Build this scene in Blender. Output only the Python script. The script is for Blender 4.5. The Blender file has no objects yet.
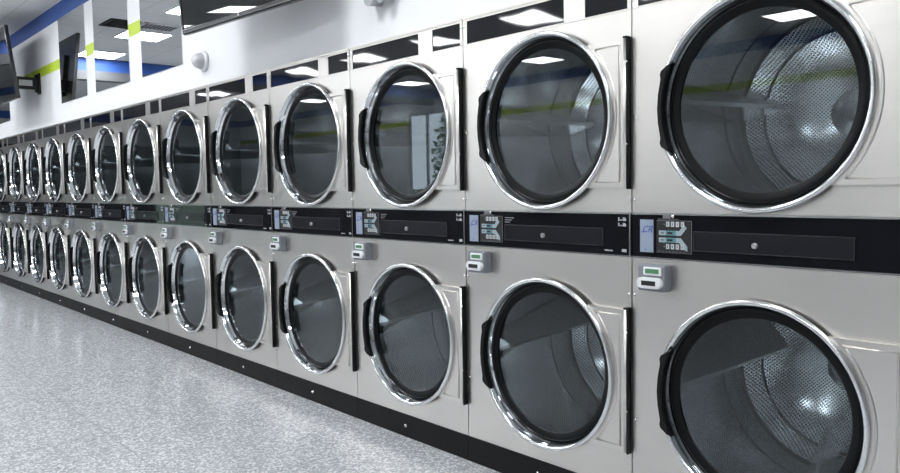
import bpy, bmesh, math, random
from mathutils import Vector, Matrix
random.seed(3)
PI = math.pi
SC = bpy.context.scene
COL = SC.collection

# ------------------------------------------------------------------ materials
def new_mat(name):
    m = bpy.data.materials.new(name); m.use_nodes = True
    nt = m.node_tree
    return m, nt, nt.nodes['Principled BSDF']

def mat(name, color, rough=0.5, metal=0.0, emit=None, estr=1.0, spec=None, coat=0.0):
    m, nt, b = new_mat(name)
    b.inputs['Base Color'].default_value = (*color, 1)
    b.inputs['Roughness'].default_value = rough
    b.inputs['Metallic'].default_value = metal
    if spec is not None: b.inputs['Specular IOR Level'].default_value = spec
    if coat: b.inputs['Coat Weight'].default_value = coat
    if emit:
        b.inputs['Emission Color'].default_value = (*emit, 1)
        b.inputs['Emission Strength'].default_value = estr
    return m

def node(nt, typ, **kw):
    n = nt.nodes.new(typ)
    for k, v in kw.items(): setattr(n, k, v)
    return n

def math_node(nt, op, a, b=None, clamp=False):
    n = node(nt, 'ShaderNodeMath', operation=op); n.use_clamp = clamp
    for i, v in enumerate((a, b)):
        if v is None: continue
        if isinstance(v, (int, float)): n.inputs[i].default_value = v
        else: nt.links.new(v, n.inputs[i])
    return n.outputs[0]

def mix_col(nt, fac, a, b):
    n = node(nt, 'ShaderNodeMix', data_type='RGBA')
    for i, v in ((0, fac), (6, a), (7, b)):
        if isinstance(v, (int, float)): n.inputs[i].default_value = v
        elif isinstance(v, tuple): n.inputs[i].default_value = (*v, 1)
        else: nt.links.new(v, n.inputs[i])
    return n.outputs[2]

def steel_mat(name, color, rough, scale=(2, 2, 260), bump=0.004):
    m, nt, b = new_mat(name)
    tc = node(nt, 'ShaderNodeTexCoord'); mp = node(nt, 'ShaderNodeMapping')
    mp.inputs['Scale'].default_value = scale
    nt.links.new(tc.outputs['Object'], mp.inputs[0])
    nz = node(nt, 'ShaderNodeTexNoise'); nz.inputs['Scale'].default_value = 1.0; nz.inputs['Detail'].default_value = 4
    nt.links.new(mp.outputs[0], nz.inputs['Vector'])
    big = node(nt, 'ShaderNodeTexNoise'); big.inputs['Scale'].default_value = 2.2; big.inputs['Detail'].default_value = 3
    nt.links.new(tc.outputs['Object'], big.inputs['Vector'])
    r1 = math_node(nt, 'MULTIPLY_ADD', nz.outputs[0], 0.10)
    nt.nodes[-1].inputs[2].default_value = rough - 0.05
    r2 = math_node(nt, 'MULTIPLY_ADD', big.outputs[0], 0.10)
    nt.nodes[-1].inputs[2].default_value = -0.05
    nt.links.new(math_node(nt, 'ADD', r1, r2, True), b.inputs['Roughness'])
    c = tuple(x * 0.93 for x in color)
    nt.links.new(mix_col(nt, nz.outputs[0], c, color), b.inputs['Base Color'])
    b.inputs['Metallic'].default_value = 1
    bp = node(nt, 'ShaderNodeBump'); bp.inputs['Strength'].default_value = bump; bp.inputs['Distance'].default_value = 0.002
    nt.links.new(nz.outputs[0], bp.inputs['Height']); nt.links.new(bp.outputs[0], b.inputs['Normal'])
    return m

STEEL = steel_mat('brushed_steel', (0.76, 0.735, 0.70), 0.32)
PLATE = steel_mat('door_plate_steel', (0.78, 0.755, 0.72), 0.30, (3, 3, 30), 0.0)
SIDE = mat('cabinet_grey', (0.25, 0.25, 0.25), 0.6, 0.3)
CHROME = mat('chrome', (0.80, 0.82, 0.84), 0.07, 1.0)
RIM = mat('satin_chrome', (0.80, 0.81, 0.82), 0.16, 1.0)
RUBBER = mat('black_rubber', (0.005, 0.006, 0.007), 0.35, spec=0.14)
GRIP = mat('black_plastic', (0.007, 0.007, 0.008), 0.35, spec=0.22)
KICK = mat('black_kick', (0.008, 0.008, 0.009), 0.45, spec=0.15)
BOLT = mat('bolt', (0.85, 0.85, 0.85), 0.25, 1.0)
CARDB = mat('label_blue_grey', (0.28, 0.33, 0.43), 0.35)
NAVY = mat('navy_ink', (0.02, 0.05, 0.30), 0.4)
KEYW = mat('key_white', (0.55, 0.57, 0.59), 0.4)
KEYT = mat('key_teal', (0.10, 0.24, 0.27), 0.4)
KEYP = mat('key_pale', (0.33, 0.41, 0.45), 0.4)
INK = mat('grey_print', (0.15, 0.15, 0.16), 0.5)
INKL = mat('light_print', (0.40, 0.40, 0.42), 0.5)
READER = mat('reader_grey', (0.20, 0.215, 0.24), 0.45)
READERW = mat('reader_white', (0.80, 0.82, 0.84), 0.4)
LCD = mat('lcd_green', (0.09, 0.24, 0.12), 0.3)
BLACK = mat('matt_black', (0.006, 0.006, 0.007), 0.5)
SEAMM = mat('drum_seam', (0.03, 0.03, 0.03), 0.6)
LAMPM = mat('lamp_diffuser', (0.9, 0.9, 0.9), 0.5, emit=(0.965, 0.98, 1.0), estr=20.0)
WHITEM = mat('white_metal', (0.75, 0.75, 0.76), 0.45)
DOMEW = mat('white_plastic', (0.72, 0.72, 0.74), 0.35)
GREYBOX = mat('grey_plastic', (0.42, 0.43, 0.45), 0.45)
MIRROR = mat('mirror', (0.86, 0.88, 0.90), 0.0, 1.0)
SCREEN = mat('tv_screen', (0.004, 0.005, 0.006), 0.02, spec=0.5)
BEZEL = mat('tv_bezel', (0.008, 0.008, 0.010), 0.22)
BEZELG = mat('tv_trim', (0.10, 0.11, 0.12), 0.25)
FRAMEM = mat('window_frame', (0.55, 0.56, 0.57), 0.4)

def gloss_black(name, wave):
    m, nt, b = new_mat(name)
    b.inputs['Base Color'].default_value = (0.006, 0.0065, 0.009, 1)
    b.inputs['Roughness'].default_value = 0.03
    b.inputs['Specular IOR Level'].default_value = 0.5 if wave else 0.32
    if wave:
        tc = node(nt, 'ShaderNodeTexCoord')
        nz = node(nt, 'ShaderNodeTexNoise'); nz.inputs['Scale'].default_value = 3.5; nz.inputs['Detail'].default_value = 0
        nt.links.new(tc.outputs['Object'], nz.inputs['Vector'])
        bp = node(nt, 'ShaderNodeBump'); bp.inputs['Strength'].default_value = 1.0; bp.inputs['Distance'].default_value = wave
        nt.links.new(nz.outputs[0], bp.inputs['Height']); nt.links.new(bp.outputs[0], b.inputs['Normal'])
    return m
GLOSS = gloss_black('gloss_black_panel', 0.0)
FASCIA = gloss_black('gloss_black_fascia', 0.0016)
VAULT = mat('vault_black', (0.012, 0.012, 0.016), 0.16)

def thin_glass(name, tint, ior):
    m = bpy.data.materials.new(name); m.use_nodes = True
    nt = m.node_tree; nt.nodes.remove(nt.nodes['Principled BSDF'])
    out = nt.nodes['Material Output']
    t = node(nt, 'ShaderNodeBsdfTransparent'); t.inputs[0].default_value = (*tint, 1)
    g = node(nt, 'ShaderNodeBsdfGlossy'); g.inputs['Roughness'].default_value = 0.0
    g.inputs['Color'].default_value = (0.93, 0.97, 1.0, 1)
    f = node(nt, 'ShaderNodeFresnel'); f.inputs[0].default_value = ior
    mx = node(nt, 'ShaderNodeMixShader')
    geo = node(nt, 'ShaderNodeNewGeometry')          # the pane reflects alike from both sides
    bk = geo.outputs['Backfacing']
    fac = math_node(nt, 'ADD', math_node(nt, 'MULTIPLY', f.outputs[0], math_node(nt, 'SUBTRACT', 1.0, bk)), math_node(nt, 'MULTIPLY', bk, 0.06))
    nt.links.new(fac, mx.inputs[0]); nt.links.new(t.outputs[0], mx.inputs[1]); nt.links.new(g.outputs[0], mx.inputs[2])
    nt.links.new(mx.outputs[0], out.inputs[0])
    return m
GLASS = thin_glass('door_glass', (0.60, 0.66, 0.69), 1.62)
WGLASS = thin_glass('window_glass', (0.95, 0.97, 0.97), 1.5)

def perforated(name):
    m, nt, b = new_mat(name)
    uv = node(nt, 'ShaderNodeUVMap'); uv.uv_map = 'UVMap'
    mp = node(nt, 'ShaderNodeMapping'); mp.inputs['Rotation'].default_value = (0, 0, PI / 4)
    mp.inputs['Scale'].default_value = (1 / 0.0105,) * 3
    nt.links.new(uv.outputs[0], mp.inputs[0])
    v = node(nt, 'ShaderNodeTexVoronoi'); v.inputs['Scale'].default_value = 1; v.inputs['Randomness'].default_value = 0
    nt.links.new(mp.outputs[0], v.inputs['Vector'])
    hole = math_node(nt, 'LESS_THAN', v.outputs['Distance'], 0.30)
    nt.links.new(mix_col(nt, hole, (0.86, 0.87, 0.87), (0.01, 0.01, 0.01)), b.inputs['Base Color'])
    nt.links.new(math_node(nt, 'SUBTRACT', 1.0, hole), b.inputs['Metallic'])
    nt.links.new(math_node(nt, 'MULTIPLY_ADD', hole, 0.5), b.inputs['Roughness'])
    nt.nodes[-1].inputs[2].default_value = 0.21
    return m
PERF = perforated('perforated_steel')
DRUMS = mat('drum_steel', (0.60, 0.61, 0.61), 0.24, 1.0)

def z_bands(name, base, bands, rough=0.55):
    """painted wall: colour bands by height"""
    m, nt, b = new_mat(name)
    geo = node(nt, 'ShaderNodeNewGeometry'); sx = node(nt, 'ShaderNodeSeparateXYZ')
    nt.links.new(geo.outputs['Position'], sx.inputs[0])
    z = sx.outputs[2]
    nz = node(nt, 'ShaderNodeTexNoise'); nz.inputs['Scale'].default_value = 1.3
    nt.links.new(geo.outputs['Position'], nz.inputs['Vector'])
    c = mix_col(nt, nz.outputs[0], tuple(x * 0.985 for x in base), base)
    for lo, hi, col in bands:
        f = math_node(nt, 'MULTIPLY', math_node(nt, 'GREATER_THAN', z, lo), math_node(nt, 'LESS_THAN', z, hi))
        c = mix_col(nt, f, c, col)
    nt.links.new(c, b.inputs['Base Color'])
    b.inputs['Roughness'].default_value = rough
    return m
GREEN = (0.50, 0.66, 0.03); BLUE = (0.025, 0.09, 0.36)
WALLM = z_bands('painted_wall', (0.83, 0.84, 0.86), [(2.815, 2.93, GREEN), (3.37, 3.56, BLUE)])
BULKM = z_bands('painted_bulkhead', (0.11, 0.115, 0.12), [(3.37, 3.56, BLUE)])
DARKW = z_bands('leak_blocker_grey', (0.2, 0.2, 0.2), [])
WASHERM = z_bands('washer_block_tone', (0.15, 0.15, 0.15), [(1.10, 1.2, (0.55, 0.56, 0.58))], 0.35)  # washer stand-in, tone set for its reflection in steel and bands

def floor_mat():
    m, nt, b = new_mat('terrazzo')
    geo = node(nt, 'ShaderNodeNewGeometry')
    sx = node(nt, 'ShaderNodeSeparateXYZ'); nt.links.new(geo.outputs['Position'], sx.inputs[0])
    def cells(scale):
        v = node(nt, 'ShaderNodeTexVoronoi'); v.inputs['Scale'].default_value = scale
        nt.links.new(geo.outputs['Position'], v.inputs['Vector'])
        s = node(nt, 'ShaderNodeSeparateColor'); nt.links.new(v.outputs['Color'], s.inputs[0])
        return s.outputs[0], s.outputs[1]
    a0, a1 = cells(95); c0, c1 = cells(190)
    base = mix_col(nt, c0, (0.32, 0.33, 0.35), (0.50, 0.51, 0.53))
    light = math_node(nt, 'GREATER_THAN', a0, 0.66)
    base = mix_col(nt, math_node(nt, 'MULTIPLY', light, 0.8), base, (0.78, 0.79, 0.80))
    dark = math_node(nt, 'LESS_THAN', a1, 0.20)
    base = mix_col(nt, math_node(nt, 'MULTIPLY', dark, 0.55), base, (0.20, 0.21, 0.235))
    big = node(nt, 'ShaderNodeTexNoise'); big.inputs['Scale'].default_value = 0.9; big.inputs['Detail'].default_value = 4
    nt.links.new(geo.outputs['Position'], big.inputs['Vector'])
    base = mix_col(nt, math_node(nt, 'MULTIPLY', big.outputs[0], 0.22), base, (0.36, 0.38, 0.41))
    def line(sock, off, period, w):
        q = math_node(nt, 'ADD', sock, off); q = math_node(nt, 'DIVIDE', q, period)
        q = math_node(nt, 'FRACT', q); q = math_node(nt, 'SUBTRACT', q, 0.5); q = math_node(nt, 'ABSOLUTE', q)
        return math_node(nt, 'GREATER_THAN', q, 0.5 - w / period)
    g = math_node(nt, 'MAXIMUM', line(sx.outputs[0], 40 + 3.33 - 0.4, 1.2, 0.0022), line(sx.outputs[1], 24.0, 1.2, 0.0022))
    base = mix_col(nt, math_node(nt, 'MULTIPLY', g, 0.6), base, (0.16, 0.17, 0.19))
    nt.links.new(base, b.inputs['Base Color'])
    r = math_node(nt, 'MULTIPLY_ADD', big.outputs[0], 0.10); nt.nodes[-1].inputs[2].default_value = 0.13
    nt.links.new(r, b.inputs['Roughness'])
    b.inputs['Specular IOR Level'].default_value = 0.55
    return m
FLOORM = floor_mat()

def ceil_mat():
    m, nt, b = new_mat('ceiling_tiles')
    geo = node(nt, 'ShaderNodeNewGeometry')
    sx = node(nt, 'ShaderNodeSeparateXYZ'); nt.links.new(geo.outputs['Position'], sx.inputs[0])
    def line(sock, off, period, w):
        q = math_node(nt, 'FRACT', math_node(nt, 'DIVIDE', math_node(nt, 'ADD', sock, off), period))
        q = math_node(nt, 'ABSOLUTE', math_node(nt, 'SUBTRACT', q, 0.5))
        return math_node(nt, 'GREATER_THAN', q, 0.5 - w / period)
    g = math_node(nt, 'MAXIMUM', line(sx.outputs[0], 39.8 + 0.3167, 0.6333, 0.010), line(sx.outputs[1], 20.15 - 0.04, 0.64, 0.010))
    nz = node(nt, 'ShaderNodeTexNoise'); nz.inputs['Scale'].default_value = 90
    nt.links.new(geo.outputs['Position'], nz.inputs['Vector'])
    c = mix_col(nt, nz.outputs[0], (0.62, 0.63, 0.64), (0.74, 0.75, 0.76))
    nt.links.new(mix_col(nt, math_node(nt, 'MULTIPLY', g, 0.7), c, (0.50, 0.51, 0.52)), b.inputs['Base Color'])
    b.inputs['Roughness'].default_value = 0.9
    return m
CEILM = ceil_mat()
def noise_mat(name, a, c, scale, rough):
    m, nt, b = new_mat(name)
    nz = node(nt, 'ShaderNodeTexNoise'); nz.inputs['Scale'].default_value = scale
    geo = node(nt, 'ShaderNodeNewGeometry'); nt.links.new(geo.outputs['Position'], nz.inputs['Vector'])
    nt.links.new(mix_col(nt, nz.outputs[0], a, c), b.inputs['Base Color']); b.inputs['Roughness'].default_value = rough
    return m
GRASS = noise_mat('lawn', (0.012, 0.03, 0.008), (0.03, 0.06, 0.015), 6, 0.9)
LEAF = noise_mat('leaves', (0.03, 0.09, 0.015), (0.10, 0.24, 0.04), 9, 0.7)

# ------------------------------------------------------------------ mesh helpers
def MB(): 
    b = bmesh.new(); b.loops.layers.uv.new('UVMap'); return b

def box(bm, x0, x1, y0, y1, z0, z1, mi=0, bev=0.0):
    t = bmesh.new()
    bmesh.ops.create_cube(t, size=1)
    for v in t.verts:
        v.co = Vector((x0 + (v.co.x + .5) * (x1 - x0), y0 + (v.co.y + .5) * (y1 - y0), z0 + (v.co.z + .5) * (z1 - z0)))
    if bev: bmesh.ops.bevel(t, geom=list(t.edges), offset=bev, segments=2, affect='EDGES', profile=0.5)
    merge(bm, t, mi)

def merge(bm, t, mi=0, mtx=None, smooth=False):
    vm = {}
    for v in t.verts: vm[v] = bm.verts.new(mtx @ v.co if mtx else v.co)
    for f in t.faces:
        try: nf = bm.faces.new([vm[v] for v in f.verts])
        except ValueError: continue
        nf.material_index = mi; nf.smooth = smooth or f.smooth
    t.free()

def lathe(bm, cx, cz, prof, n=72, mi=0, smooth=True, closed=False, uv=None):
    """profile of (radius, y) turned about the y axis through (cx, cz)"""
    L = bm.loops.layers.uv.active
    rings = []
    for r, y in prof:
        if r < 1e-6: rings.append([bm.verts.new((cx, y, cz))])
        else: rings.append([bm.verts.new((cx + r * math.cos(2 * PI * k / n), y, cz + r * math.sin(2 * PI * k / n))) for k in range(n)])
    pairs = list(range(len(prof) - 1)) + ([len(prof) - 1] if closed else [])
    for i in pairs:
        a, b = rings[i], rings[(i + 1) % len(prof)]
        for k in range(n):
            k2 = (k + 1) % n
            if len(a) == 1: vs = [a[0], b[k2], b[k]]
            elif len(b) == 1: vs = [a[k], a[k2], b[0]]
            else: vs = [a[k], a[k2], b[k2], b[k]]
            f = bm.faces.new(vs); f.smooth = smooth; f.material_index = mi
            if uv:
                for lp, v in zip(f.loops, vs):
                    if uv == 'cyl':
                        kk = k2 if v in (a[k2] if len(a) > 1 else a[0], b[k2] if len(b) > 1 else b[0]) else k
                        kk = k + 1 if kk == k2 else k
                        lp[L].uv = (2 * PI * kk / n * prof[i][0], v.co.y)
                    else: lp[L].uv = (v.co.x - cx, v.co.z - cz)

def tube(bm, pts, r, n=8, mi=0, caps=True):
    pts = [Vector(p) for p in pts]; rings = []
    for i, p in enumerate(pts):
        d = (pts[min(i + 1, len(pts) - 1)] - pts[max(i - 1, 0)]).normalized()
        up = Vector((0, 0, 1)) if abs(d.z) < 0.9 else Vector((0, 1, 0))
        u = d.cross(up).normalized(); w = d.cross(u)
        rings.append([bm.verts.new(p + r * (math.cos(2 * PI * k / n) * u + math.sin(2 * PI * k / n) * w)) for k in range(n)])
    for a, b in zip(rings, rings[1:]):
        for k in range(n):
            f = bm.faces.new([a[k], a[(k + 1) % n], b[(k + 1) % n], b[k]]); f.smooth = True; f.material_index = mi
    if caps:
        for rg in (rings[0], rings[-1]):
            f = bm.faces.new(rg); f.material_index = mi

def prism(bm, poly, y0, y1, mi=0):
    """polygon in x-z pushed along y from y0 to y1"""
    a = [bm.verts.new((x, y0, z)) for x, z in poly]; b = [bm.verts.new((x, y1, z)) for x, z in poly]
    n = len(poly)
    for f in (bm.faces.new(a), bm.faces.new(b)): f.material_index = mi
    for k in range(n):
        f = bm.faces.new([a[k], b[k], b[(k + 1) % n], a[(k + 1) % n]]); f.material_index = mi

def obj(name, bm, mats, parent=None):
    bmesh.ops.recalc_face_normals(bm, faces=list(bm.faces))
    me = bpy.data.meshes.new(name); bm.to_mesh(me); bm.free()
    for m in (mats if isinstance(mats, (list, tuple)) else [mats]): me.materials.append(m)
    o = bpy.data.objects.new(name, me); COL.objects.link(o)
    if parent is not None: o.parent = parent
    return o

def thing(name, label, cat, loc=(0, 0, 0), group=None):
    o = bpy.data.objects.new(name, None); COL.objects.link(o); o.location = loc; o.empty_display_size = 0.1
    return tag(o, label, cat, group)

def tag(o, label, cat, group=None):
    o['label'] = label; o['category'] = cat
    if group: o['group'] = group
    return o

def struct(name, bm, m):
    o = obj(name, bm, m); o['kind'] = 'structure'; return o

def dup(root, loc):
    r = root.copy(); COL.objects.link(r); r.location = loc
    for c in list(root.children):
        d = c.copy(); COL.objects.link(d); d.parent = r
        for g in list(c.children):
            e = g.copy(); COL.objects.link(e); e.parent = d
    return r

def text_into(bm, txt, size, x, y, z, mi=0, shear=0.0):
    cu = bpy.data.curves.new('t', 'FONT'); cu.body = txt; cu.size = size; cu.shear = shear; cu.extrude = 0.0004; cu.align_x = 'CENTER'; cu.align_y = 'CENTER'
    to = bpy.data.objects.new('t', cu); COL.objects.link(to)
    bpy.context.view_layer.update()
    dg = bpy.context.evaluated_depsgraph_get()
    me = bpy.data.meshes.new_from_object(to.evaluated_get(dg))
    t = bmesh.new(); t.from_mesh(me)
    merge(bm, t, mi, Matrix.Translation((x, y, z)) @ Matrix.Rotation(PI / 2, 4, 'X'))
    bpy.data.objects.remove(to); bpy.data.curves.remove(cu); bpy.data.meshes.remove(me)

# ------------------------------------------------------------------ dimensions
W = 0.978
XS = -1.8107                      # left edge of the nearest dryer
TOP, BT, BB, PT = 2.185, 1.2576, 1.0845, 0.1256
CX, ZU, ZL, R = 0.522, 1.6495, 0.5824, 0.384
NCOL = 13
WALLY = 0.02
CEIL = 3.57
XFAR, XNEAR, YOPP = -23.2, 8.0, -8.8

# ------------------------------------------------------------------ one stacked dryer
def holed_panel(bm, x0, x1, z0, z1, cx, cz, r, y, n=64):
    angs = sorted(set([2 * PI * k / n for k in range(n)] + [math.atan2(zc - cz, xc - cx) % (2 * PI) for xc in (x0, x1) for zc in (z0, z1)]))
    inn, out, back = [], [], []
    for a in angs:
        c, s = math.cos(a), math.sin(a)
        t = min([((x1 if c > 0 else x0) - cx) / c if abs(c) > 1e-9 else 1e9, ((z1 if s > 0 else z0) - cz) / s if abs(s) > 1e-9 else 1e9])
        inn.append(bm.verts.new((cx + r * c, y, cz + r * s))); out.append(bm.verts.new((cx + t * c, y, cz + t * s)))
        back.append(bm.verts.new((cx + r * c, y + 0.012, cz + r * s)))
    m = len(angs)
    for k in range(m):
        j = (k + 1) % m
        bm.faces.new([inn[k], inn[j], out[j], out[k]])
        bm.faces.new([inn[k], back[k], back[j], inn[j]])
    # return flange of the sheet on the four sides
    ov = out
    bk = [bm.verts.new((v.co.x, y + 0.03, v.co.z)) for v in ov]
    for k in range(m):
        j = (k + 1) % m
        bm.faces.new([ov[k], ov[j], bk[j], bk[k]])

def screw_at(bm, x, z, y=0.0, r=0.006, mi=1):
    lathe(bm, x, z, [(r, y), (r, y - 0.002), (r * 0.6, y - 0.004), (0, y - 0.0045)], n=10, mi=mi)

def make_dryer(W=W, wide=False):
    E = W - 0.978
    t = thing('stacked_dryer', 'x', 'dryer', (XS - (0 if wide else 0.978), 0, 0), 'stacked dryers along the wall')
    g = 0.0025
    # cabinet: sides, back, top, shelf between the two tumblers
    b = MB()
    box(b, g, 0.02, 0.03, 0.93, 0.0, TOP - .005); box(b, W - 0.02, W - g, 0.03, 0.93, 0.0, TOP - .005)
    box(b, g, W - g, 0.93, 0.95, 0.0, TOP - .005); box(b, g, W - g, 0.03, 0.95, TOP - 0.03, TOP - .004)
    box(b, 0.02, W - 0.02, 0.031, 0.93, 1.12, 1.22); box(b, 0.02, W - 0.02, 0.05, 0.93, 0.0, 0.1)
    obj('cabinet', b, SIDE, t)
    for z0, z1, cz, nm in ((BT + .003, 2.052, ZU, 'u'), (PT + .002, BB - .003, ZL, 'l')):
        b = MB()
        holed_panel(b, g, W - g, z0, z1, CX, cz, 0.355, 0.0)
        for sx in (0.014, W - 0.012):
            for sz in ((z0 + 0.05, z1 - 0.42) if nm == 'u' else (z0 + 0.30, z1 - 0.148)): screw_at(b, sx, sz)
        obj('front_panel', b, [STEEL, BOLT], t)
    # header with the two dark windows
    b = MB()
    box(b, g, W - g, 0.0, 0.03, 2.054, 2.0585); box(b, g, W - g, 0.0, 0.03, 2.166, TOP)
    for xa, xb in ((g, 0.029), (0.635, 0.747), (W - .021, W - g)): box(b, xa, xb, 0.0, 0.03, 2.0585, 2.166)
    screw_at(b, 0.012, 2.14); screw_at(b, W - 0.011, 2.14)
    box(b, g, W - g, -0.006, 0.0, 2.176, TOP)
    h = obj('header', b, [STEEL, BOLT], t)
    for xa, xb in ((0.029, 0.635), (0.747, W - .021)):
        b = MB(); box(b, xa, xb, 0.003, 0.02, 2.0585, 2.166); obj('header_window', b, FASCIA, h)
    # kick plate
    b = MB(); box(b, g * .5, W - g * .5, -0.004, 0.02, 0.002, PT)
    k = obj('kick_plate', b, KICK, t)
    b = MB(); lathe(b, 0.468, 0.063, [(0.010, -0.004), (0.010, -0.007), (0.006, -0.010), (0, -0.0105)], n=14); obj('screw', b, BOLT, k)
    # control panel
    b = MB()
    box(b, g, W - g, 0.0, 0.03, BB + .004, BT - .004)
    for zz in () if wide else (1.226, 1.204):
        box(b, 0.912, 0.918, -0.001, 0.0, zz, zz + .014, 1); box(b, 0.922, 0.930, -0.001, 0.0, zz + .001, zz + .006, 1)
        box(b, 0.934, 0.950, -0.001, 0.0, zz, zz + .010, 1); box(b, 0.934, 0.946, -0.001, 0.0, zz + .011, zz + .014, 1)
    box(b, 0.930 + E, 0.952 + E, -0.001, 0.0, 1.101, 1.113, 1)
    if not wide: box(b, 0.845, 0.885, -0.001, 0.0, 1.102, 1.107, 1)
    for q in range(0 if wide else 3): box(b, 0.272, 0.330 - q * .012, -0.001, 0.0, 1.225 - q * .010, 1.227 - q * .010, 1)
    p = obj('control_panel', b, [GLOSS, INKL], t)
    b = MB()
    box(b, g, W - g, -0.004, 0.02, BT - .004, BT + .002); box(b, g, W - g, -0.004, 0.02, BB - .002, BB + .004)
    box(b, W - .012, W - .006, -0.003, 0.01, BB + .004, BT - .004)
    obj('trim_strip', b, RIM, p)
    b = MB(); box(b, 0.032, 0.092, -0.003, 0.0, 1.107, 1.234, 0)
    text_into(b, 'CR', 0.036, 0.064, -0.0034, 1.196, 1, 0.4)
    box(b, 0.036, 0.050, -0.0036, -0.003, 1.184, 1.187, 1); box(b, 0.056, 0.060, -0.0036, -0.003, 1.116, 1.120, 1)
    obj('label_card', b, [CARDB, NAVY], p)
    # keypad with its printed frame
    b = MB()
    kx0, kx1, kz0, kz1 = 0.106, 0.258, 1.109, 1.233
    box(b, kx0, kx1, -0.002, 0.0, kz0, kz1, 0)
    for e in ((kx0, kx1, kz1 - .002, kz1), (kx0, kx1, kz0, kz0 + .0015), (kx1 - .002, kx1, kz0, kz1)): box(b, e[0], e[1], -0.0026, -0.002, e[2], e[3], 4)
    for row, zz in ((0, 1.209), (1, 1.124)):
        box(b, 0.138, 0.144, -0.004, -0.002, zz + .007, zz + .011, 4)
        for q in range(4):
            x = 0.150 + q * 0.021
            box(b, x, x + 0.013, -0.005, -0.002, zz, zz + 0.019, 1)
            box(b, x + 0.0045, x + 0.0085, -0.0055, -0.005, zz + 0.004, zz + 0.015, 4)
    for zz in (1.176, 1.149):
        s = 1 if zz > 1.16 else -1
        box(b, 0.118, 0.148, -0.004, -0.002, zz, zz + 0.018, 3); box(b, 0.126, 0.141, -0.0045, -0.004, zz + .006, zz + .012, 4)
        box(b, 0.150, 0.192, -0.004, -0.002, zz, zz + 0.018, 2); box(b, 0.155, 0.178, -0.0045, -0.004, zz + .005, zz + .013, 0)
        zc = zz + 0.009
        prism(b, [(0.192, zc - .009), (0.212, zc - .009), (0.238, zc + s * .022 - .002), (0.226, zc + s * .032), (0.206, zc + .009), (0.192, zc + .009)] if s > 0 else
                 [(0.192, zc + .009), (0.212, zc + .009), (0.240, zc - .022), (0.240, zc - .040), (0.226, zc - .034), (0.206, zc - .009), (0.192, zc - .009)], -0.004, -0.002, 3)
    for q in range(8): box(b, 0.116 + q * .015, 0.124 + q * .015, -0.003, -0.002, 1.114, 1.116, 4)
    obj('keypad', b, [BLACK, KEYW, KEYT, KEYP, INK], p)
    b = MB(); box(b, 0.135, 0.168, -0.0035, 0.0, 1.240, 1.253, 0); box(b, 0.112, 0.200, -0.0025, 0.0, 1.2365, 1.2385, 0)
    lathe(b, 0.178, 1.248, [(0.007, -0.002), (0.007, -0.005), (0, -0.007)], n=12, mi=1)
    obj('badge', b, [INK, BOLT], p)
    b = MB()
    box(b, 0.275, 0.836, -0.003, 0.0, 1.124, 1.192, 0)
    for e in ((0.272, 0.839, 1.192, 1.1945), (0.272, 0.839, 1.1215, 1.124), (0.272, 0.275, 1.124, 1.192), (0.836, 0.839, 1.124, 1.192)):
        box(b, e[0], e[1], -0.0042, 0.0, e[2], e[3], 1)
    lathe(b, 0.512, 1.152, [(0.011, -0.003), (0.011, -0.010), (0.008, -0.013), (0.004, -0.013), (0.003, -0.010), (0, -0.010)], n=18, mi=2)
    obj('coin_drawer', b, [VAULT, mat('drawer_edge', (0.025, 0.025, 0.027), 0.3), mat('lock_steel', (0.42, 0.42, 0.42), 0.35, 1.0)], p)
    if wide:
        for c in p.children:
            if c.name.split('.')[0] in ('label_card', 'keypad', 'badge'): c.location.x = 0.008
    # card reader at the upper left of the lower front
    b = MB()
    box(b, 0.062, 0.182, -0.050, 0.0, 0.962, 1.064, 0, 0.006)
    c = obj('card_reader', b, READER, t)
    b = MB()
    box(b, 0.090, 0.170, -0.057, -0.049, 1.024, 1.056, 0, 0.004); box(b, 0.101, 0.160, -0.0585, -0.056, 1.032, 1.049, 1)
    obj('reader_screen', b, [READERW, LCD], c)
    b = MB()
    def oval(x0, x1, z0, z1, n=10):
        r = (z1 - z0) / 2; zc = (z0 + z1) / 2
        return [(x1 - r + r * math.cos(a), zc + r * math.sin(a)) for a in [-PI / 2 + PI * q / n for q in range(n + 1)]] + \
               [(x0 + r + r * math.cos(a), zc + r * math.sin(a)) for a in [PI / 2 + PI * q / n for q in range(n + 1)]]
    prism(b, oval(0.066, 0.176, 0.974, 1.016), -0.064, -0.049, 0); prism(b, oval(0.070, 0.172, 0.978, 1.012), -0.067, -0.064, 0)
    box(b, 0.090, 0.152, -0.0685, -0.066, 0.986, 1.004, 1)
    obj('card_slot', b, [READERW, BLACK], c)
    # doors and drums
    for cz in (ZU, ZL):
        b = MB()
        hh = 0.290; xr = 0.962 + E; a0 = math.asin(hh / (R - .012))
        arc = [(CX + (R - .012) * math.cos(a), cz + (R - .012) * math.sin(a)) for a in [-a0 + 2 * a0 * q / 20 for q in range(21)]]
        poly = [(xr, cz + hh)] + arc[::-1] + [(xr, cz - hh)]
        prism(b, poly, -0.024, -0.002)
        a1 = math.asin((hh - .022) / (R + .014))
        bead = [(CX + (R + .014) * math.cos(a), -0.024, cz + (R + .014) * math.sin(a)) for a in [-a1 + 2 * a1 * q / 24 for q in range(25)]]
        tube(b, bead + [(xr - .026, -0.024, cz + hh - .022), (xr - .026, -0.024, cz - hh + .022), bead[0]], 0.0045, 8)
        tube(b, [(xr, -0.020, cz - hh), (xr, -0.020, cz + hh)], 0.0085, 10)
        d = obj('door', b, PLATE, t)
        b = MB()
        lathe(b, CX, cz, [(R - .014, -0.001), (R - .004, -0.004), (R - .004, -0.024), (R - .02, -0.026)]); obj('door_seal', b, RUBBER, d)
        b = MB()
        lathe(b, CX, cz, [(R - .010, -0.023), (R - .001, -0.026), (R, -0.032), (R - .003, -0.0375), (R - .008, -0.040), (R - .013, -0.0395), (R - .017, -0.0375), (R - .0195, -0.034)], mi=1, n=96)
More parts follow.
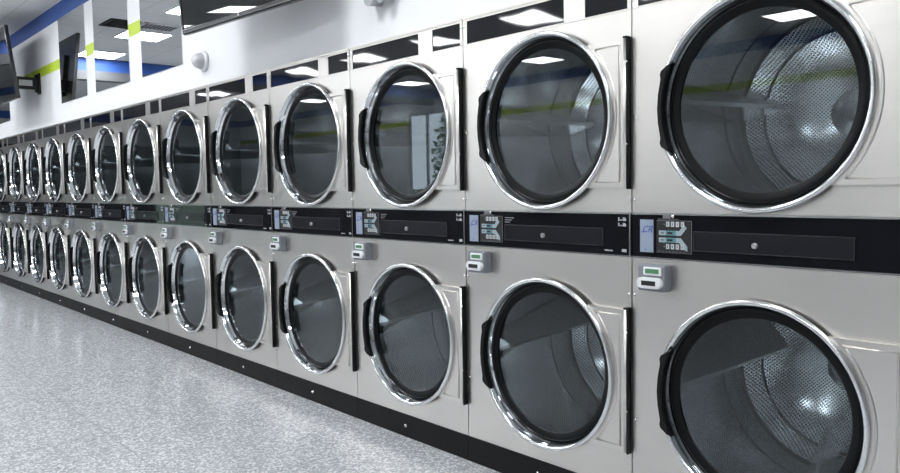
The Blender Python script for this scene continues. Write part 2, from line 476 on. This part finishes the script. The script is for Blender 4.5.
        lathe(b, CX, cz, [(R - .0195, -0.034), (R - .0215, -0.028), (R - .0255, -0.021), (R - .0262, -0.016), (R - .0275, -0.008), (R - .0315, -0.002), (R - .0325, 0.004), (R - .036, 0.009), (R - .038, 0.012)], mi=0, n=96)
        obj('door_ring', b, [CHROME, RIM], d)
        b = MB()
        lathe(b, CX, cz, [(R - .034, 0.010), (R - .037, 0.003), (R - .042, 0.0005), (R - .049, 0.001), (R - .059, 0.005), (R - .067, 0.008), (R - .070, 0.010), (R - .070, 0.018)])
        obj('gasket', b, RUBBER, d)
        b = MB(); lathe(b, CX, cz, [(0, 0.0094), (R - .069, 0.0094)], n=96, smooth=False); gl = obj('door_glass', b, GLASS, d)
        if gl.data.polygons[0].normal.y > 0: gl.data.flip_normals()
        # grip on the left of the ring, flared near both ends
        b = MB()
        prof = [(-28, .026), (-25.5, .018), (-21.5, .002), (-19.5, .002), (-17, .010), (-8, .012), (0, .012), (8, .012), (17, .010), (19.5, .002), (21.5, .002), (25.5, .018), (28, .026)]
        def pt(rr, a, y):
            th = PI - math.radians(a); return b.verts.new((CX + rr * math.cos(th), y, cz + rr * math.sin(th)))
        rows = []
        for a, o in prof:
            ed = 0.0 if abs(a) < 26 else 0.010
            rows.append([pt(R - o, a, -0.030), pt(R - o, a, -0.054 + ed), pt(R - o - .005, a, -0.061 + ed), pt(R - .030, a, -0.059 + ed), pt(R - .034, a, -0.052 + ed), pt(R - .030, a, -0.024)])
        for A, B in zip(rows, rows[1:]):
            for q in range(5):
                f = b.faces.new([A[q], A[q + 1], B[q + 1], B[q]]); f.smooth = False
        b.faces.new(rows[0]); b.faces.new(rows[-1])
        obj('door_handle', b, GRIP, d)
        b = MB()
        box(b, 0.9695 + E, 0.9745 + E, -0.027, -0.001, cz - hh - .006, cz + hh + .006, 0); 
        box(b, 0.9540 + E, 0.9740 + E, -0.029, -0.001, cz + hh + .001, cz + hh + .010, 0, .003)
        lathe(b, 0.972 + E, cz - .12, [(0.004, -0.027), (0.004, -0.029), (0, -0.030)], n=8, mi=1); lathe(b, 0.972 + E, cz + .2, [(0.004, -0.027), (0.004, -0.029), (0, -0.030)], n=8, mi=1)
        obj('hinge', b, [GRIP, BOLT], d)
        # tumbler
        b = MB(); RD = 0.40
        lathe(b, CX, cz, [(0.340, 0.022), (0.350, 0.030), (RD, 0.04)], mi=1)
        for y0, y1 in ((0.04, 0.485), (0.49, 0.64)): lathe(b, CX, cz, [(RD, y0), (RD, y1)], mi=0, uv='cyl')
        lathe(b, CX, cz, [(RD, 0.485), (RD - .005, 0.4875), (RD, 0.49)], mi=2)
        lathe(b, CX, cz, [(RD, 0.64), (RD - .006, 0.645), (RD - .010, 0.642)], mi=2)
        lathe(b, CX, cz, [(RD - .010, 0.642), (0.335, 0.70)], mi=0, uv='flat')
        lathe(b, CX, cz, [(0.335, 0.70), (0.330, 0.694), (0.325, 0.70)], mi=2)
        lathe(b, CX, cz, [(0.325, 0.70), (0.26, 0.755), (0.18, 0.795), (0.10, 0.815)], mi=0, uv='flat'); lathe(b, CX, cz, [(0.10, 0.815), (0.09, 0.805), (0, 0.80)], mi=1)
        dr = obj('drum', b, [PERF, DRUMS, SEAMM], t)
        for q in range(3):
            b = MB(); o = Vector((CX, 0, cz)); secs = []
            for y, h, au, al in ((0.05, 0.05, 174.5, 180), (0.10, 0.075, 174.5, 178), (0.58, 0.205, 172, 151), (0.60, 0.205, 172, 150)):
                a = math.radians((au if cz == ZU else al) + q * 120)
                er = Vector((math.cos(a), 0, math.sin(a))); et = Vector((-math.sin(a), 0, math.cos(a))); yv = Vector((0, y, 0))
                secs.append([b.verts.new(o + yv + er * (RD - .012) + et * s * .075) if abs(s) == 1 else b.verts.new(o + yv + er * (RD - h) + et * s * .016) for s in (-1, -.5, .5, 1)])
            for A, B in zip(secs, secs[1:]):
                for k in range(3): b.faces.new([A[k], A[k + 1], B[k + 1], B[k]])
            b.faces.new(secs[0]); b.faces.new(secs[-1])
            obj('lifter', b, DRUMS, dr)
    return t

ORD = ['first', 'second', 'third', 'fourth', 'fifth', 'sixth', 'seventh', 'eighth', 'ninth', 'tenth', 'eleventh', 'twelfth', 'thirteenth']
wide_dryer = make_dryer(1.02, True)
dryer = make_dryer()
for i in range(NCOL):
    o = wide_dryer if i == 0 else dryer if i == 1 else dup(dryer, (XS - i * W, 0, 0))
    if i == 0: lab = 'largest stainless stacked dryer at the right end of the row, first from right'
    elif i == NCOL - 1: lab = 'tiny stainless stacked dryer at the far left end of the row, cut by frame'
    else: lab = 'stainless steel stacked dryer with two round glass doors, %s from the right end' % ORD[i]
    o['label'] = lab

# ------------------------------------------------------------------ room shell
b = MB(); box(b, XFAR, XNEAR, YOPP, 1.1, -0.1, 0.0); struct('floor', b, FLOORM)
b = MB(); box(b, XFAR, XNEAR, YOPP, 1.1, CEIL, CEIL + 0.1); struct('ceiling', b, CEILM)
XL, XR = XS - (NCOL - 1) * W - 0.002, XS + 1.02 + 0.002
b = MB()
box(b, XFAR, XNEAR, WALLY, WALLY + .1, TOP + .001, CEIL); box(b, XFAR, XL, WALLY, WALLY + .1, 0, TOP + .001); box(b, XR, XNEAR, WALLY, WALLY + .1, 0, TOP + .001)
struct('wall_back', b, WALLM)
b = MB(); box(b, XFAR, XNEAR, 1.0, 1.1, 0, CEIL); struct('leak_blocker', b, DARKW)  # added unseen wall, stops sky light leaking between the dryers
FARM = z_bands('far_wall_dimmed', (0.07, 0.073, 0.078), [(2.70, 3.37, (0.60, 0.61, 0.63)), (3.37, 3.56, BLUE)])  # lower part coloured dark to dim the far dryers' steel
def wall_with_window(name, along, fixed, t, a0, a1, wa0, wa1, wz0, wz1, m=WALLM):
    b = MB()
    def bx(p0, p1, z0, z1):
        if along == 'x': box(b, p0, p1, fixed, fixed + t, z0, z1)
        else: box(b, fixed, fixed + t, p0, p1, z0, z1)
    bx(a0, wa0, 0, CEIL); bx(wa1, a1, 0, CEIL); bx(wa0, wa1, wz1, CEIL)
    if wz0 > 0: bx(wa0, wa1, 0, wz0)
    struct(name, b, m)
def window(name, along, fixed, a0, a1, z0, z1, n):
    b = MB()
    def bx(p0, p1, q0, q1, d=0.05):
        if along == 'x': box(b, p0, p1, fixed, fixed + d, q0, q1)
        else: box(b, fixed, fixed + d, p0, p1, q0, q1)
    bx(a0, a1, z0, z0 + .06); bx(a0, a1, z1 - .06, z1)
    for k in range(n + 1):
        p = a0 + (a1 - a0 - .06) * k / n; bx(p, p + .06, z0, z1)
    o = struct(name, b, FRAMEM)
    b = MB()
    if along == 'x': box(b, a0 + .01, a1 - .01, fixed + .02, fixed + .026, z0 + .01, z1 - .01)
    else: box(b, fixed + .02, fixed + .026, a0 + .01, a1 - .01, z0 + .01, z1 - .01)
    obj('window_pane', b, WGLASS, o)
wall_with_window('wall_front', 'x', YOPP - .12, .12, XFAR, XNEAR, -14.45, -13.1, 0.9, 3.1)
window('window_1', 'x', YOPP - .08, -14.45, -13.1, 0.9, 3.1, 2)
wall_with_window('wall_far', 'y', XFAR - .12, .12, YOPP - .12, 1.1, -7.6, -6.0, 0.05, 1.2, FARM)
window('window_2', 'y', XFAR - .08, -7.6, -6.0, 0.05, 1.2, 2)
b = MB(); box(b, XNEAR, XNEAR + .1, YOPP, 1.1, 0, CEIL); struct('wall_near', b, WALLM)
b = MB(); box(b, -13.65, -13.45, YOPP, WALLY, 3.22, CEIL); struct('trim_1', b, BULKM)
b = MB(); box(b, -17.0, -2.0, -6.4, -5.6, 0, 1.14); struct('washer_block', b, WASHERM)  # added block, stands in for the washers in reflections
b = MB(); box(b, -900, 100, -300, YOPP - .12, -0.16, -0.1); box(b, -900, XFAR - .12, YOPP - .12, 20, -0.16, -0.1); struct('ground', b, GRASS)

# ceiling lights, recessed square panels
frame_bm = MB()
for e in ((-.315, .315, -.315, -.295), (-.315, .315, .295, .315), (-.315, -.295, -.295, .295), (.295, .315, -.295, .295)):
    box(frame_bm, e[0], e[1], e[2], e[3], -0.012, 0.0)
L0 = thing('ceiling_light', 'square white light panel set flush in the tiled ceiling', 'ceiling light', (0, 0, CEIL), 'square ceiling light panels')
obj('light_frame', frame_bm, WHITEM, L0)
b = MB(); box(b, -.295, .295, -.295, .295, -0.008, -0.001); obj('diffuser', b, LAMPM, L0)
first = True
spots = [(-13.0 + 1.9 * k, -1.45) for k in range(8)] + [(-12.7 + 1.9 * k, -5.05) for k in range(8)] + [(x, -7.7) for x in (-16.8, -14.9, -12.9, -11.1, -9.2, -4.75, -1.5)] + [(-16.7, -5.05), (-14.8, -5.05)]  # panels past the bulkhead are added to brighten the opposite wall
for x, y in spots:
    if first: L0.location = (x, y, CEIL); first = False
    else: dup(L0, (x, y, CEIL))

# ceiling vents seen in the mirrors
def vent(x0, x1, y0, y1, dark, label):
    t = thing('ceiling_vent', label, 'air vent', ((x0 + x1) / 2, (y0 + y1) / 2, CEIL)); hx, hy = (x1 - x0) / 2, (y1 - y0) / 2
    b = MB()
    for e in ((-hx, hx, -hy, -hy + .03), (-hx, hx, hy - .03, hy), (-hx, -hx + .03, -hy, hy), (hx - .03, hx, -hy, hy)): box(b, e[0], e[1], e[2], e[3], -0.014, 0)
    box(b, -hx, hx, -hy, hy, -0.002, -0.0005, 1)
    obj('vent_frame', b, [BLACK if dark else WHITEM, BLACK], t)
    b = MB(); n = 9
    for q in range(n):
        y = -hy + .04 + (2 * hy - .08) * q / (n - 1); box(b, -hx + .03, hx - .03, y - .006, y + .006, -0.012, -0.003)
    obj('louvres', b, BLACK if dark else GREYBOX, t)
vent(-10.72, -10.22, -1.12, -0.74, True, 'black ceiling air vent reflected in the second and third mirrors')
vent(-10.60, -10.20, -1.66, -1.16, False, 'grey louvred ceiling air vent reflected beside the black vent')
vent(-10.55, -10.25, -2.12, -1.80, True, 'small black ceiling vent reflected at the right edge of the widest mirror')

# mirrors
for x0, x1, lab in ((-13.40, -12.34, 'mirror panel at the left picture edge behind the first television'),
                    (-9.74, -8.75, 'mirror panel with a dark television reflected in it, left of two white posts'),
                    (-8.46, -7.44, 'mirror panel on the white wall between the two green-banded white posts'),
                    (-7.12, -6.20, 'mirror panel beside the large black television, reflecting a square ceiling light')):
    b = MB(); box(b, x0, x1, WALLY - .008, WALLY - .0005, 2.408, 3.37)
    tag(obj('wall_mirror', b, MIRROR), lab, 'mirror', 'mirrors above the dryers')

# televisions on tilting wall arms
def television(x0, arm_x, arm_z, yb, zb, yaw, lean, label):
    w, h, d = 1.46, 0.86, 0.045
    t = thing('television', label, 'television', (x0 + w / 2, 0, zb), 'wall televisions above the dryers')
    tilt = Matrix.Translation((0, yb, 0)) @ Matrix.Rotation(math.radians(yaw), 4, 'Z') @ Matrix.Rotation(math.radians(lean), 4, 'X')
    def place(bm):
        bmesh.ops.transform(bm, matrix=tilt, verts=list(bm.verts)); return bm
    b = MB()
    box(b, -w / 2, w / 2, 0.0, 0.038, 0, h, 0, 0.006); box(b, -w / 2 + .30, w / 2 - .34, 0.038, d + .03, .10, h - .24, 0, 0.01)
    for e in ((-w / 2 + .002, w / 2 - .002, 0.006, 0.034), (-w / 2 + .002, w / 2 - .002, h - .024, h - .004)): box(b, e[0], e[1], -0.006, 0.002, e[2], e[3], 0, .002)
    for s in (-1, 1): box(b, min(s * (w / 2 - .002), s * (w / 2 - .022)), max(s * (w / 2 - .002), s * (w / 2 - .022)), -0.006, 0.002, .034, h - .024)
    place(b); obj('tv_body', b, BEZEL, t)
    b = MB(); box(b, -w / 2 + .022, w / 2 - .022, -0.002, 0.0, .034, h - .024); place(b); obj('screen', b, SCREEN, t)
    b = MB(); box(b, -w / 2 + .01, w / 2 - .01, -0.0075, -0.006, 0.008, 0.013, 0); lathe(b, 0, 0.02, [(0.008, -0.006), (0.008, -0.0085), (0, -0.009)], n=12, mi=1); place(b)
    obj('bottom_trim', b, [BEZELG, INKL], t)
    ax = arm_x - (x0 + w / 2); az = arm_z - zb; yt = yb + .045 - az * math.sin(math.radians(lean))
    b = MB()
    box(b, ax - .06, ax + .06, WALLY - .02, WALLY, az - .13, az + .13, 0, .006)
    tube(b, [(ax, WALLY - .03, az - .11), (ax, WALLY - .03, az + .11)], 0.028, 12)
    box(b, ax - .03, ax + .03, yt - .01, WALLY - .02, az - .075, az + .075, 0, .006)
    box(b, ax + .0302, ax + .034, yt + .07, WALLY - .09, az - .035, az + .035, 1)
    obj('wall_bracket', b, [GRIP, GREYBOX], t)
television(-11.84, -10.70, 2.74, -0.308, 2.515, 0, 6.6, 'black wall television at the far left, cut by the picture edge, on a bracket')
television(-5.21, -4.50, 2.76, -0.325, 2.437, 4.8, 4.6, 'large black wall television at the top, right of the mirrors, reflecting a light')

# round white dome fitting of unknown kind on the wall
t = thing('dome_fitting', 'round white dome fitting on the white wall below the large television', 'sensor', (-5.79, WALLY, 2.375))
b = MB(); lathe(b, 0, 0, [(0.0, 0), (0.080, 0), (0.080, -0.018), (0.074, -0.026), (0.060, -0.030)], n=32); obj('base', b, DOMEW, t)
b = MB(); lathe(b, 0, 0, [(0.062, -0.026), (0.060, -0.050), (0.050, -0.075), (0.034, -0.092), (0.016, -0.101), (0, -0.103)], n=32); obj('dome', b, mat('dome_plastic', (0.55, 0.55, 0.58), 0.2), t)

# emergency light: only its underside is in the picture
t = thing('emergency_spotlight', 'small grey twin-lamp emergency light on the white wall at the top edge', 'emergency light', (-3.42, WALLY, 2.36))
b = MB(); box(b, -.10, .10, -.06, 0, .035, .16, 0, .008); obj('housing', b, GREYBOX, t)
for s in (-1, 1):
    b = MB(); tube(b, [(s * .052, -.01, .05), (s * .052, -.09, .04)], .040, 20); obj('lamp_head', b, GREYBOX, t)
b = MB(); lathe(b, 0, .045, [(.012, -.06), (.012, -.068), (0, -.07)], n=14); obj('indicator', b, READERW, t)

# shrub outside the window, seen reflected in a dryer door
b = MB()
for q in range(2600):
    a, e, rr = random.uniform(0, 2 * PI), random.uniform(-1, 1), random.uniform(.6, 1.0)
    c = Vector((rr * 1.1 * math.cos(a) * math.sqrt(1 - e * e), rr * .8 * math.sin(a) * math.sqrt(1 - e * e), 2.0 + rr * 1.9 * e))
    u = Vector((random.gauss(0, 1), random.gauss(0, 1), random.gauss(0, 1))).normalized(); w = u.orthogonal().normalized()
    s = random.uniform(.05, .10)
    b.faces.new([b.verts.new(c + u * s), b.verts.new(c + w * s * .5), b.verts.new(c - u * s), b.verts.new(c - w * s * .5)])
o = obj('shrub', b, LEAF); o.location = (-15.35, -11.5, 0)
tag(o, 'green leafy shrub outside the window, reflected in the third upper door', 'shrub')

# ------------------------------------------------------------------ daylight, camera, colour
wd = bpy.data.worlds.new('sky'); SC.world = wd; wd.use_nodes = True
bg = wd.node_tree.nodes['Background']; bg.inputs[0].default_value = (0.80, 0.90, 1.0, 1); bg.inputs[1].default_value = 3.5

cam = bpy.data.cameras.new('camera'); co = bpy.data.objects.new('camera', cam); COL.objects.link(co)
F, YAW, PITCH, ROLL = 767.525, 0.718810948, 0.0653303677, -0.0164266172
f0 = Vector((-math.cos(YAW), math.sin(YAW), 0))
fw = (f0 * math.cos(PITCH) + Vector((0, 0, -math.sin(PITCH)))).normalized()
r = fw.cross(Vector((0, 0, 1))).normalized(); u = r.cross(fw)
rr = r * math.cos(ROLL) + u * math.sin(ROLL); uu = -r * math.sin(ROLL) + u * math.cos(ROLL)
M = Matrix((rr, uu, -fw)).transposed().to_4x4(); M.translation = Vector((0, -2.54362314, 1.37581715))
co.matrix_world = M
cam.sensor_width = 36; cam.lens = F / 900 * 36; cam.clip_start = 0.01
SC.camera = co

SC.view_settings.view_transform = 'Standard'; SC.view_settings.look = 'None'
SC.view_settings.gamma = 1; SC.view_settings.use_curve_mapping = False
SC.view_settings.exposure = 0.55
SC.cycles.use_denoising = True
SC.cycles.max_bounces = 12; SC.cycles.transparent_max_bounces = 16; SC.cycles.glossy_bounces = 8
SC.cycles.sample_clamp_indirect = 8
